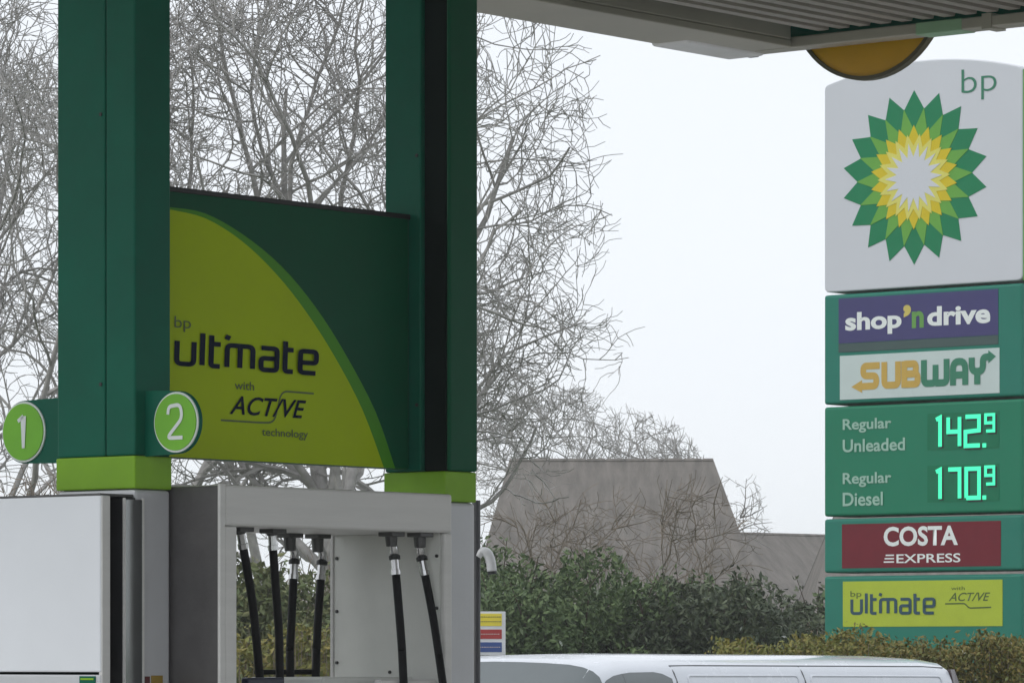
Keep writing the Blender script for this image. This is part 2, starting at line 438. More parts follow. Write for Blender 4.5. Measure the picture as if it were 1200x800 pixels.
# ================================================================== pump columns
SI = Frame(I.o.x, I.o.y, -DB)                          # faces the camera's left: x across the island, y along it
def pump_column(label, xc, wleft, thick, seam, shaded):
    """corner nearest the camera at island x = xc, y = 0"""
    t = thing('canopy_column', label, 'column', I, xc, 0, 0, group='green canopy columns')
    z_top = ZC + 0.3
    zl0, zl1 = ZB0, ZB1
    cw = wleft * seam                                   # width of the right hand piece (towards y = 0)
    obj('shaft', MB().box(xc, xc + thick, cw + 0.004, wleft, zl1 + 0.0, z_top), t, GREEN, 0.006)
    if shaded:
        obj('shade_strip', MB().box(xc + 0.014, xc + thick - 0.004, 0.006, cw + 0.0, zl1, z_top), t, SHADE_BLACK, 0.004)  # shallow strip with shade and dark reflection put into its colour
        obj('corner_profile', MB().box(xc + 0.012, xc + thick, -0.012, 0.0045, zl1, z_top), t, GREEN_D, 0.010)  # darker green stands in for the shade on this face
    else:
        obj('corner_profile', MB().box(xc, xc + thick, 0, cw, zl1, z_top), t, GREEN, 0.006)
    obj('lime_band', MB().box(xc - 0.004, xc + thick + 0.002, -0.004, wleft + 0.002, zl0, zl1 - 0.001), t, LIME, 0.005)
    obj('base_cladding', MB().box(xc + 0.0, xc + thick, 0.0, wleft, 0.12, zl0 - 0.001), t, CLAD, 0.012)
    for zz in (I.za(130, 0, 0), I.za(448, 0, 0), ZC - 0.05):
        obj('screw', MB().disc_xz(0, 0, 0.006, -0.003, 0.0, 10), t, BOLT)
        o = col.objects[-1]; o.rotation_euler = (0, 0, -math.pi / 2); o.location = (-0.001, cw + 0.02, zz)
    return t
ZB0 = I.za(572, 0, 0); ZB1 = I.za(533, 0, 0)
W1 = I.ya(67, 0); T1 = I.xa(200, 0)
x2 = I.xa(521, 0); W2 = I.ya(451, x2); T2 = I.xa(557, 0) - x2
col1 = pump_column('nearer green column with number plates 1 and 2 on its sides', 0.0, W1, T1, 0.37, False)
col2 = pump_column('further dark green column at the right end of the yellow board', x2, W2, T2, 0.38, True)
# number plates on column 1 (built in the SI frame: x to the right)
def number_plate(n, pxc, pyc, x_in, ydep):
    cx, cz = SI.p(pxc, pyc, ydep); r = 36.0 / FPX * SI.w(cx, ydep).y
    s = 1 if cx > x_in else -1
    zt, zb_ = cz + r * 1.08, cz - r * 1.08
    plate = MB()
    pts = [(x_in, zb_)] + ([(cx, zb_)] if s > 0 else [])
    arc = []
    for k in range(25):
        a = math.radians(-90 + 180 * k / 24)
        arc.append((cx + s * r * 1.02 * math.cos(a), cz + r * 1.02 * math.sin(a)))
    pts = [(x_in, zb_)] + arc + [(x_in, zt)]
    if s < 0: pts = pts[::-1]
    plate.prism_xz(pts, ydep, ydep + 0.012)
    # the column is parented in the island frame: keep the plate's own frame by rotation
    def place(mb, name, m, par, first=False):
        o = obj(name, mb, None, m)
        o.parent = par
        if first: o.rotation_euler = (0, 0, -math.pi / 2)
        return o
    p = place(plate, 'number_plate', GREEN, col1, True)
    place(MB().disc_xz(cx, cz, r * 0.985, ydep - 0.005, ydep + 0.001), 'number_ring', WHITEINK, p)
    place(MB().disc_xz(cx, cz, r * 0.92, ydep - 0.009, ydep - 0.0045), 'number_disc', mat('number_green', (0.20, 0.52, 0.045), 0.35, spec=0.2), p)
    h = r * 1.02; w = 0.10 * r
    if n == 1: sts = [fillet([(cx - 0.20 * r, cz + h * 0.34), (cx + 0.05 * r, cz + h * 0.5), (cx + 0.05 * r, cz - h * 0.52)], 0)]
    else:
        sts = [fillet([(cx - 0.30 * r, cz + h * .25), (cx - 0.26 * r, cz + h * .5), (cx + 0.26 * r, cz + h * .56), (cx + 0.34 * r, cz + h * .12), (cx - 0.34 * r, cz - h * .5), (cx + 0.36 * r, cz - h * .5)], 0.2 * r, n=6)]
    mb = MB()
    for st in sts: ribbon(mb, st, w * 1.25, ydep - 0.0115)
    place(mb, 'numeral', WHITEINK, p)
number_plate(1, 29, 506, -W1 + 0.002, 0.10)
number_plate(2, 207.5, 494.5, -0.004, 0.045)

# ================================================================== advertising board
by = 0.15; zt_ = I.za(220, I.xa(200, by), by); zb_ = I.za(535.5, I.xa(200, by), by)
xb0 = T1 + 0.003; xb1 = x2 - 0.003
bd = thing('advertising_board', 'dark green fuel board with yellow quarter round, hung between the two columns', 'sign', I, (xb0 + xb1) / 2, by, zb_)
obj('panel', MB().box(xb0, xb1, by, by + 0.07, zb_, zt_), bd, GREEN_D, 0.008)
obj('top_cap', MB().box(xb0, xb1, by - 0.004, by + 0.074, zt_ - 0.012, zt_ + 0.004), bd, BLACK, 0.002)
def smooth_pts(pts, n=4):
    out = []
    for i in range(len(pts) - 1):
        p0, p1, p2, p3 = (Vector(pts[max(i-1,0)]), Vector(pts[i]), Vector(pts[i+1]), Vector(pts[min(i+2,len(pts)-1)]))
        for k in range(n):
            t = k / n
            out.append(0.5 * ((2*p1) + (p2-p0)*t + (2*p0-5*p1+4*p2-p3)*t*t + (3*p1-p0-3*p2+p3)*t**3))
    out.append(Vector(pts[-1])); return out
yo = by - 0.003
o1 = smooth_pts([I.p(*q, yo) for q in ((200,243),(240,250),(285,275),(330,312),(370,360),(405,415),(440,482),(463,548))])
o2 = smooth_pts([I.p(*q, yo) for q in ((200,246),(240,256),(282,282),(322,320),(357,364),(391,417),(424,480),(449,547.5))])
def quarter(arc, y0, y1, m, nm):
    arc = [(a.x, min(a.y, zt_ - 0.02)) for a in arc]; arc[-1] = (arc[-1][0], zb_ + 0.001)
    pts = [(xb0 + 0.001, zb_ + 0.001)] + list(reversed(arc)) + [(xb0 + 0.001, arc[0][1])]
    obj(nm, MB().prism_xz(pts, y0, y1), bd, m)
quarter(o1, by - 0.003, by + 0.002, MIDGREEN, 'green_quarter')
quarter(o2, by - 0.006, by + 0.001, YELLIME, 'yellow_quarter')
yl = by - 0.0085
def btext(s, pxa, pxb, pyb, pyt, m, bold=0.0, shear=0.0):
    a = I.p(pxa, pyb, yl); b = I.p(pxb, pyb, yl); t = I.p(pxa, pyt, yl)
    return text(s, a[0], a[1], b[0], t[1], yl, bd, m, bold, shear)
a = I.p(204, 428, yl); b = I.p(372, 438, yl); c = I.p(204, 385, yl)
ultimate('lettering', a[0], a[1], b[0], a[1] + (c[1] - a[1]) * 1.0, yl, bd, NAVY, 0.03)
btext('bp', 204.5, 224, 388, 370, FAINT, 0.0)
btext('with', 275, 298, 456, 446, FAINT, 0.01)
btext('ACT/VE', 269, 359, 485, 463, NAVY, 0.012, 0.35)
btext('technology', 307, 361, 513, 501, FAINT, 0.01)
strokes('underline', [fillet([I.p(259, 492, yl), I.p(306, 495, yl), I.p(322, 495, yl), I.p(330, 458, yl), I.p(368, 461, yl)], 0.03)], 0.006, yl + 0.001, bd, FAINT)

# ================================================================== right hand dispenser
xd0 = T1 + 0.006
bF = I.ya(258, xd0)                                    # front plane, negative
bBk = 0.0
xd1 = I.xa(530, bF)
zT = I.za(567, xd0, bF)
zH = I.za(616, I.xa(278, bF), bF)
dsp = thing('fuel_dispenser', 'open steel fuel dispenser with six hanging black hoses below the yellow board', 'fuel dispenser', I, (xd0 + xd1) / 2, W1 / 2, 0.12)
xo0 = I.xa(278, bF); xo1 = I.xa(521, bF); bBk = I.ya(388, xo1)
zM = I.za(794, I.xa(400, bF), bF)                      # top of the lower body
obj('side_panel', MB().box(xd0, xd0 + 0.02, bF + 0.006, bBk - 0.006, 0.13, zT - 0.004), dsp, DSTEEL, 0.004)  # dark tone carries the shade of the nook beside the column
obj('header', MB().box(xd0 + 0.021, xd1, bF, bBk, zH, zT), dsp, STEEL, 0.008)
obj('post', MB().box(xd0 + 0.0215, xo0, bF, bF + 0.06, 0.13, zH - 0.001), dsp, STEEL, 0.006)
obj('post', MB().box(xd0 + 0.0215, xd0 + 0.03, bBk - 0.03, bBk, 0.13, zH - 0.001), dsp, STEEL, 0.004)
obj('post', MB().box(xo1, xd1, bF, bF + 0.02, 0.13, zH - 0.001), dsp, STEEL, 0.006)
obj('corner_strip', MB().box(xd0 - 0.002, xd0 + 0.0215, bF - 0.002, bF + 0.01, 0.13, zT + 0.002), dsp, STEEL, 0.003)
obj('right_wall', MB().box(xo1 + 0.001, xo1 + 0.02, bF + 0.021, bBk - 0.012, zM - 0.1, zH - 0.001), dsp, BACKP, 0.002)
obj('wall_edge', MB().box(xo1 - 0.004, xo1 + 0.022, bBk - 0.0115, bBk + 0.001, zM - 0.1, zH - 0.001), dsp, STEEL, 0.002)
for (px, py) in ((395, 654), (395, 716), (395, 776), (457, 787), (512, 651), (512, 712)):
    yy = I.ya(px, xo1); zz = I.za(py, xo1, yy)
    obj('bolt', MB().tube([(xo1 - 0.004, yy, zz), (xo1 + 0.002, yy, zz)], 0.0055, 10), dsp, BOLT)
obj('lower_body', MB().box(xd0 + 0.03, xd1 - 0.02, bF + 0.065, bBk - 0.031, 0.13, zM - 0.03), dsp, CLAD, 0.01)
obj('shelf', MB().box(I.xa(335, bF + .3), xd1 - 0.021, bF + 0.14, bBk - 0.03, zM - 0.029, zM + 0.002), dsp, BACKP, 0.008)
obj('shelf_edge', MB().box(I.xa(455, bF), xo1 - 0.004, bF + 0.03, bF + 0.06, zM - 0.2, zM - 0.006), dsp, STEEL, 0.004)
q0, q1 = I.xa(283, bF + .06), I.xa(325, bF + .06)
obj('display', MB().box(q0, q1, bF + 0.03, bF + 0.064, zM - 0.2, zM + 0.003), dsp, mat('blue_black_plastic', (0.008, 0.012, 0.035), 0.3), 0.006)
q0, q1 = I.xa(300, bBk - .05), I.xa(361, bBk - .05)
obj('hose_guide', MB().box(q0, q1, bBk - 0.07, bBk - 0.04, I.za(790, q0, bBk - .05), I.za(784, q0, bBk - .05)), dsp, RUBBER, 0.004)
# hoses
def cat(pts, n=5):
    out = []
    P = [Vector(p) for p in pts]
    for i in range(len(P) - 1):
        p0, p1, p2, p3 = P[max(i-1,0)], P[i], P[i+1], P[min(i+2,len(P)-1)]
        for k in range(n):
            t = k / n
            out.append(0.5 * ((2*p1) + (p2-p0)*t + (2*p0-5*p1+4*p2-p3)*t*t + (3*p1-p0-3*p2+p3)*t**3))
    out.append(P[-1]); return out
def hose(pts_px, y0, y1, swivel):
    n = len(pts_px); P = []
    for i, (px, py) in enumerate(pts_px):
        yy = y0 + (y1 - y0) * i / (n - 1); q = I.p(px, py, yy); P.append(Vector((q[0], yy, q[1])))
    x, yy, z = P[0]
    last = P[-1] + (P[-1] - P[-2]).normalized() * 0.9; last.z = max(last.z, 0.9)
    h = obj('hose', MB().tube(cat(P + [last, last + Vector((0.05, -0.05, -0.3))]), 0.0135, 12), dsp, RUBBER, smooth=True)
    d = (P[1] - P[0]).normalized()
    c0 = P[0] - d * 0.055
    obj('coupling', MB().tube([P[0] + d * 0.004, P[0] - d * 0.012, P[0] - d * 0.013, P[0] - d * 0.045], [0.0165, 0.0165, 0.0135, 0.0135], 12), h, CHROME)
    if swivel:
        obj('coupling', MB().tube([c0 + d * 0.008, c0 - d * 0.004], [0.0185, 0.0185], 14), h, BLACK)
        obj('coupling', MB().tube([c0 - d * 0.005, c0 - d * 0.03, c0 + Vector((-0.012, 0, 0.05)), c0 + Vector((-0.02, 0, 0.065))], [0.0155, 0.014, 0.013, 0.015], 12), h, CHROME, smooth=True)
        tx, tz = c0.x - 0.026, c0.z + 0.045
    else: tx, tz = c0.x, c0.z
    bk = MB(); bk.box(tx - 0.03, tx + 0.035, yy - 0.03, yy + 0.03, zH - 0.014, zH + 0.004); bk.tube([(tx, yy, zH - 0.01), (tx + 0.002, yy, tz - 0.012)], [0.021, 0.018], 12)
    obj('hose_bracket', bk, h, mat('dark_cast_metal', (0.10, 0.10, 0.10), 0.4, 0.6), 0.003)
hose([(285, 641), (295, 700), (300, 745), (305, 800)], bF + 0.10, bF + 0.12, False)
hose([(320, 643), (324, 700), (327, 745), (328, 800)], bF + 0.14, bF + 0.12, False)
hose([(344, 677), (342, 720), (340, 760), (340, 790)], bBk - 0.06, bBk - 0.08, True)
hose([(376, 678), (373, 720), (371, 760), (370, 792)], bBk - 0.06, bBk - 0.08, True)
hose([(464, 672), (468, 720), (471, 760), (473, 800)], bF + 0.08, bF + 0.02, True)
hose([(498, 673), (507, 720), (514, 765), (519, 800)], bF + 0.055, bF - 0.04, True)

# ================================================================== left hand dispenser
xw = I.xa(118, 0); ytop = 0.0
zW = I.za(579, xw, 0)
dw = thing('fuel_dispenser', 'white fuel dispenser cabinet under number plate 1, with smoked glass strip', 'fuel dispenser', I, xw, 0.4, 0.12)
xw1 = I.xa(128.5, 0.0); zpl = I.za(787, xw, 0)
wb = 0.90
obj('door', MB().box(xw, xw1 - 0.001, 0.001, wb, zpl, zW), dw, WHITE, 0.005)
obj('lower_door', MB().box(xw, xw1 - 0.001, 0.001, wb, 0.13, zpl - 0.008), dw, CLAD, 0.005)
obj('door_edge', MB().box(xw + 0.004, xw1, -0.003, 0.012, 0.13, zW - 0.003), dw, STEEL, 0.002)
q0, q1 = SI.p(93, 790, xw - 0.003), SI.p(111.5, 790, xw - 0.003)
lb = obj('green_label', MB().box(xw - 0.003, xw + 0.001, -q1[0], -q0[0], zpl - 0.07, zpl - 0.012), dw, GREEN)
for k in range(2): obj('label_line', MB().box(xw - 0.005, xw - 0.0035, -q1[0] + 0.006, -q0[0] - 0.006, zpl - 0.024 - 0.016 * k, zpl - 0.018 - 0.016 * k), lb, LIME)
xg0, xg1 = I.xa(142.5, 0), I.xa(166, 0)
obj('gap_shade_liner', MB().box(xw1 + 0.001, xg0 - 0.001, 0.06, wb - 0.02, 0.13, zW - 0.01), dw, SHADE_BLACK)  # near-black colour deepens the shade inside the gap
obj('glass_strip', MB().box(xg0 + 0.004, xg1 - 0.010, -0.012, -0.0045, 0.9, zW - 0.012), dw, GLASS, 0.001)
obj('glass_backing', MB().box(xg0, -0.001, -0.004, wb - 0.02, 0.13, zW - 0.006), dw, BLACK, 0.002)
obj('strip_frame', MB().box(xg0, xg0 + 0.0035, -0.014, -0.0045, 0.9, zW - 0.008), dw, STEEL)
obj('strip_frame', MB().box(xg1 - 0.0095, xg1 - 0.002, -0.014, -0.0045, 0.9, zW - 0.008), dw, STEEL)
obj('top_cap', MB().box(xw, -0.003, 0.002, wb, zW - 0.004, zW + 0.004), dw, mat('dark_cap', (0.08, 0.08, 0.08), 0.6), 0.002)
# little warning label on the cladding of column 1
lq = I.xa(177, 0), I.xa(190, 0)
obj('warning_label', MB().box(lq[0], lq[1], -0.003, 0.001, 1.2, I.za(791, lq[0], 0)), col1, mat('amber_label', (0.30, 0.20, 0.03), 0.5))
obj('warning_label', MB().box(lq[0] - 0.03, lq[0] - 0.008, -0.003, 0.001, 1.2, I.za(792, lq[0], 0)), col1, mat('maroon_label', (0.12, 0.03, 0.03), 0.5))
# island kerb
isl = obj('pump_island', MB().box(-1.2, x2 + 1.2, -0.45, W1 + 0.5, 0.0, 0.12), None, KERB, 0.02)
isl.location = (I.o.x, I.o.y, 0); isl.rotation_euler = (0, 0, I.ang); isl['kind'] = 'structure'

# ================================================================== price totem
S = frame_at(1082, 37.0, -DB)
xl, xr = S.xa(966.0), S.xa(1198.0)
def sp(px, py, y=0.0): return S.p(px, py, y)
def zl(py): return S.za(py, xl, 0)
tot = thing('totem_sign', 'tall green and white fuel price totem behind the yellow-green hedge', 'sign', S, 0, 0.2, 0)
TD = 0.42
# head
pts = [(xl, zl(343)), (xr, zl(343)), (xr, zl(101))]
arc = []
for k in range(1, 24):
    t = k / 24; x = xr + (xl - xr) * t
    z = zl(101) + (1 - (2 * t - 1) ** 2) * 0.135 + (0.0 if True else 0)
    pts.append((x, z))
pts.append((xl, zl(101)))
head = obj('head_panel', MB().prism_xz(fillet(pts, 0.05, True, 3), 0, TD), tot, S_WHITE, 0.012)
obj('head_edge', MB().box(xr + 0.001, xr + 0.022, 0.012, TD - 0.012, zl(343), zl(104)), head, mat('side_lime', (0.10, 0.40, 0.05), 0.4))
h0 = sp(1071.5, 208)
R0 = 102.0 / FPX * S.w(h0[0], 0).y
for k, (rt, rv, off, m) in enumerate(((1.0, .79, 0, H1), (.80, .54, 10, H2), (.60, .45, 0, H3), (.50, .36, 10, H4), (.395, .235, 10, S_WHITE))):
    obj('emblem_petals', star(h0[0], h0[1], R0 * rt, R0 * rv, math.radians(off), -0.004 - 0.003 * k, -0.001 - 0.003 * k), head, m)
a = sp(1127, 119); b = sp(1168, 119); c = sp(1127, 82)
text('bp', a[0], a[1], b[0], c[1], -0.004, head, TEALINK, -0.012)
def panel(py0, py1, m, label=None):
    zt, zb = zl(py0), zl(py1)
    p = obj('panel', MB().box(xl - 0.004, xr, 0, TD, zb, zt), tot, m, 0.022, seg=3)
    return p
def rect(par, name, m, px0, px1, pyt, pyb, y0=-0.004, y1=0.001, py_at=None):
    a = sp(px0, pyt); b = sp(px1, pyt); c = sp(px0, pyb)
    return obj(name, MB().box(a[0], b[0], y0, y1, c[1], a[1]), par, m)
def stext(par, s, px0, px1, pyb, pyt, m, bold=0.0, shear=0.0, y=-0.006):
    a = sp(px0, pyb); b = sp(px1, pyb); c = sp(px0, pyt)
    return text(s, a[0], a[1], b[0], c[1], y, par, m, bold, shear)
p2 = panel(346, 474, S_GREEN)
fd = rect(p2, 'fascia_print', INDIGO, 983, 1170, 350, 402.5)
rect(p2, 'fascia_print', OLIVEBAND, 983, 1170, 403, 413)
rect(p2, 'fascia_print', PALEBLUE, 984.5, 1171.5, 417, 468.5)
stext(p2, 'shop', 991, 1057, 394, 366.5, WHITEINK, 0.035)
stext(p2, "\u2019", 1059, 1068, 372, 357.5, mat('comma_yellow', (0.6, 0.5, 0.12), 0.5), 0.05)
stext(p2, 'n', 1069, 1083, 384.5, 365, LEAFINK, 0.035)
stext(p2, 'drive', 1087, 1161, 382.5, 359.5, WHITEINK, 0.035)
# sandwich shop wordmark drawn with strokes
def wordmark(par):
    a = sp(998, 457); b = sp(1160, 457); c = sp(998, 426)
    W, H = b[0] - a[0], c[1] - a[1]
    def L(pts, r=0.18): return fillet([(a[0] + p[0] * W, a[1] + p[1] * H) for p in pts], r * H)
    w = 0.235 * H
    yel = [L([(0.215, .88), (.07, .88), (.07, .52), (.185, .5), (.185, .12), (.03, .12)]),
           L([(.255, 1.0), (.255, .12), (.375, .12), (.375, 1.0)]),
           L([(.43, .88), (.53, .88), (.53, .52), (.43, .5)], .15), L([(.43, .5), (.545, .5), (.545, .12), (.43, .12)], .15), L([(.43, 1.0), (.43, 0)], 0),
           ]
    grn = [L([(.60, 1.0), (.60, .12), (.70, .12), (.70, .8)]), L([(.70, .12), (.795, .12), (.795, 1.0)]),
           L([(.70, .5), (.70, .12)], 0), L([(.85, 0), (.85, .88), (.955, .88), (.955, 0)], .3), L([(.85, .38), (.955, .38)], 0),
           L([(1.01, 1.0), (1.01, .48), (1.105, .48), (1.105, .98), (1.155, 1.0)], .25), L([(1.057, .5), (1.057, 0)], 0)]
    k = 1 / 1.16
    def sc(st): return [Vector((a[0] + 0.03 * W + (p.x - a[0]) * k * 0.97, p.y)) for p in st]
    strokes('lettering', [sc(s_) for s_ in yel], w * 1.12, -0.006, par, MUSTARD)
    mb = MB(); q = sc([Vector((a[0] + p[0] * W, a[1] + p[1] * H)) for p in ((.06, .36), (-.035, .12), (.06, -.12))]); mb.add([(p.x, -0.0063, p.y) for p in q], [(0, 1, 2)])
    obj('arrow_head', mb, par, MUSTARD)
    mb = MB(); q = sc([Vector((a[0] + p[0] * W, a[1] + p[1] * H)) for p in ((1.15, 1.24), (1.215, 1.0), (1.15, .76))]); mb.add([(p.x, -0.0061, p.y) for p in q], [(0, 2, 1)])
    obj('arrow_head', mb, par, TEALINK)
    strokes('lettering', [sc(s_) for s_ in grn], w * 1.12, -0.0065, par, TEALINK)
wordmark(p2)
p3 = panel(477, 605, S_GREEN2)
stext(p3, 'Regular', 988, 1045, 507.5, 491, S_TEXT, 0.02)
stext(p3, 'Unleaded', 988, 1061, 530, 515, S_TEXT, 0.02)
stext(p3, 'Regular', 988, 1045, 571, 554, S_TEXT, 0.02)
stext(p3, 'Diesel', 988, 1035, 593, 577, S_TEXT, 0.02)
SEG = {'1': [[(.6, 0), (.6, 1), (.35, .93)]], '4': [[(.05, 1), (.05, .5), (.8, .5)], [(.8, 1), (.8, 0)]],
       '2': [[(.05, 1), (.8, 1), (.8, .52), (.05, .48), (.05, 0), (.85, 0)]], '7': [[(.05, 1), (.8, 1), (.8, 0)]],
       '0': [[(.05, 0), (.05, 1), (.8, 1), (.8, 0), (.05, 0)]], '9': [[(.8, .5), (.05, .5), (.05, 1), (.8, 1), (.8, 0), (.1, 0)]]}
def price(par, s, pxs, pyb, pyt, small):
    rect(par, 'display_window', DISPLAY, 1087, 1171, pyt - 5, pyb + 4, -0.003, 0.001)
    for ch, (px0, px1) in zip(s, pxs):
        last = (px0, px1) == pxs[-1]
        b0, t0 = (small if last else (pyb, pyt))
        drop = (px0 - 1095) * 0.035
        a = sp(px0, b0 - drop); b = sp(px1, b0 - drop); c = sp(px0, t0 - drop)
        W, H = b[0] - a[0], c[1] - a[1]
        st = [[Vector((a[0] + p[0] * W / .85, a[1] + p[1] * H)) for p in q] for q in SEG[ch]]
        d = strokes('led_digit', st, 0.036 if not last else 0.026, -0.009, par, LED)
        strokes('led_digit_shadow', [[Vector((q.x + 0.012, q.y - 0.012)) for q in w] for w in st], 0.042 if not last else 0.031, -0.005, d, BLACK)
    a = sp(1152, pyb - 1.5)
    obj('led_point', MB().box(a[0], a[0] + 0.035, -0.010, -0.006, a[1] - 0.015, a[1] + 0.02), par, LED)
price(p3, '1429', [(1091, 1107), (1111, 1126), (1131, 1149), (1155, 1166)], 523.5, 489.5, (507, 488))
price(p3, '1709', [(1091, 1107), (1111, 1126), (1132, 1149), (1155, 1166)], 584.5, 550.5, (569, 549))
p4 = panel(608, 671, S_GREEN)
rect(p4, 'fascia_print', MAROON, 987, 1173, 614, 665.5)
stext(p4, 'COSTA', 1036, 1123, 640, 617, WHITEINK, 0.03)
stext(p4, 'EXPRESS', 1051, 1126, 659.5, 649, WHITEINK, 0.012)
a = sp(1036, 659); b = sp(1048, 659); c = sp(1036, 649.5)
obj('lettering', MB().box(a[0], b[0], -0.006, -0.004, a[1], a[1] + .012).box(a[0] + .01, b[0], -0.006, -0.004, (a[1] + c[1]) / 2 - .006, (a[1] + c[1]) / 2 + .006).box(a[0] + .02, b[0], -0.006, -0.004, c[1] - .012, c[1]), p4, WHITEINK)
p5 = panel(675, 765, S_GREEN)
rect(p5, 'fascia_print', SLIME, 988, 1175, 681, 734)
a = sp(997, 720); b = sp(1097, 718); c = sp(997, 696)
ultimate('lettering', a[0], a[1], b[0], c[1] + 0.02, -0.006, p5, mat('slate_ink', (0.02, 0.07, 0.10), 0.45), 0.0)
stext(p5, 'bp', 997, 1010, 701, 692, FAINT, 0.0)
stext(p5, 'with', 1115, 1131, 691, 686.5, FAINT, 0.0)
stext(p5, 'ACT/VE', 1112, 1161, 704, 694, FAINT, 0.01, 0.35)
strokes('underline', [fillet([sp(1108, 707), sp(1131, 706.5), sp(1136, 712), sp(1162, 711)], 0.02)], 0.012, -0.006, p5, FAINT)
obj('plinth', MB().box(xl + 0.01, xr - 0.01, 0.01, TD - 0.01, 0, zl(765) - 0.002), tot, S_GREEN)

# ================================================================== van
V = frame_at(1143, 29.6, DA)
VL = -V.xa(728)                                        # from the rear to the windscreen top
van_len = VL + 1.75
def vprof(x):                                          # x from the nose
    ks = [(0, .82), (.12, .98), (.9, 1.12), (1.02, 1.19), (1.75, 1.905), (2.0, 1.94), (2.6, 1.948), (van_len - .35, 1.936), (van_len - .10, 1.925), (van_len - .03, 1.905), (van_len, 1.85)]
    for (a, b), (c, d) in zip(ks, ks[1:]):
        if x <= c:
            t = (x - a) / (c - a); return b + (d - b) * t
    return ks[-1][1]
SEC = [(0.03, .28), (0.0, .42), (0.0, .75), (0.01, 1.0), (0.02, 1.12), (0.055, 1.4), (0.095, 1.66), (0.125, 1.80), (0.165, 1.875), (0.24, 1.92), (0.40, 1.945), (0.65, 1.958), (0.97, 1.963)]
VW = 1.94
def vpt(x, t):                                         # t in 0..1 from near sill to roof centre, 1..2 beyond
    tt = t if t <= 1 else 2 - t
    u = tt * (len(SEC) - 1); i = min(int(u), len(SEC) - 2); f = u - i
    yy = SEC[i][0] + (SEC[i + 1][0] - SEC[i][0]) * f; zz = SEC[i][1] + (SEC[i + 1][1] - SEC[i][1]) * f
    h = vprof(x)
    k = (h - 1.0) / 0.945
    if zz > 1.0: zz = 1.0 + (zz - 1.0) * max(k, 0.0)
    else: zz = min(zz, h)
    if h < 1.0: zz = min(zz, h)
    nose = 0.28 * max(0, 1 - x / 0.9) ** 2 + 0.03 * max(0, 1 - (van_len - x) / 0.12) ** 2
    ysh = yy * (1 if zz <= 1 else 1)
    y = ysh + nose * (1 - ysh / 0.97)
    return Vector((x, y if t <= 1 else VW - y, zz))
xs = [0, .04, .12, .3, .5, .7, .9, 1.02, 1.2, 1.4, 1.6, 1.75, 1.87, 2.0, 2.3, 2.6, 3.2, 3.9, 4.4, van_len - .35, van_len - .10, van_len - .03, van_len]
xs = sorted(set(round(x, 3) for x in xs))
tsn = [2 * k / 48 for k in range(49)]
mb = MB(); vs = [vpt(x, t) for x in xs for t in tsn]; n = len(tsn)
mb.add(vs, [(i * n + j, i * n + j + 1, (i + 1) * n + j + 1, (i + 1) * n + j) for i in range(len(xs) - 1) for j in range(n - 1)])
m0 = len(mb.v)
mb.f.append(tuple(range(n - 1, -1, -1))); mb.f.append(tuple((len(xs) - 1) * n + j for j in range(n)))
mb.f += [(i * n, (i + 1) * n, (i + 1) * n + n - 1, i * n + n - 1) for i in range(len(xs) - 1)]
van = thing('parked_van', 'white panel van parked behind the pumps, only its roof and upper windows in view', 'van', V, -van_len / 2, 0.97, 0)
X0 = -van_len
def shift(mbv): mbv.v = [(v[0] + X0, v[1], v[2]) for v in mbv.v]; return mbv
body = obj('body', shift(mb), van, VANW, smooth=True)
def patch(poly, name, m, par, out=0.006, thick=None):  # poly: function (a,b)->(x,t), grid
    na, nb = 14, 14; g = MB(); vv = []
    for i in range(na + 1):
        for j in range(nb + 1):
            x, t = poly(i / na, j / nb)
            p = vpt(x, t); du = vpt(x + .01, t) - vpt(x - .01, t); dv = vpt(x, t + .01) - vpt(x, t - .01)
            nn = du.cross(dv); nn.normalize()
            if nn.z < -0.2 or nn.dot(Vector((0, -1, 0.6))) < 0 and t < 1: nn = -nn
            if t >= 1 and nn.z < 0: nn = -nn
            vv.append(p + nn * out)
    g.add(vv, [(i * (nb + 1) + j, (i + 1) * (nb + 1) + j, (i + 1) * (nb + 1) + j + 1, i * (nb + 1) + j + 1) for i in range(na) for j in range(nb)])
    return obj(name, shift(g), par, m, smooth=True)
patch(lambda a, b: (1.04 + (0.70) * a, 0.60 + 0.80 * b), 'windscreen', VANGL, van, 0.005)
for s in (0, 1):
    def sw(a, b, s=s):
        x0 = 1.38 + 0.42 * a ** 0.7 if False else 1.30
        x = x0 + (2.42 - x0) * b
        lo = 0.335
        hi = lo + (0.64 - lo) * (min(1, max(0.06, (x - 1.27) / 0.60)) ** 0.45)
        if x > 2.25: hi -= 0.012 * ((x - 2.25) / .17) ** 2 * 4
        t = lo + (hi - lo) * a
        return (x, t if s == 0 else 2 - t)
    patch(sw, 'side_window', VANGL, van, 0.005)
def seam(pts, nm='door_seam'):
    g = MB(); g.tube([vpt(x, t) + Vector((0, -0.002, 0)) for x, t in pts], 0.0045, 6)
    return obj(nm, shift(g), van, mat('seam_rubber', (0.12, 0.125, 0.13), 0.7))  # dark grey line along the panel seams
xs_seam = -V.xa(962); xd = van_len - xs_seam
xg = van_len + V.xa(812)
tseam = 0.69
seam([(x, tseam) for x in [xg + (van_len - 0.12 - xg) * k / 12 for k in range(13)]])
seam([(xd, .12 + (tseam - .12) * k / 10) for k in range(11)])
seam([(xg, .12 + (tseam - .12) * k / 10) for k in range(11)])
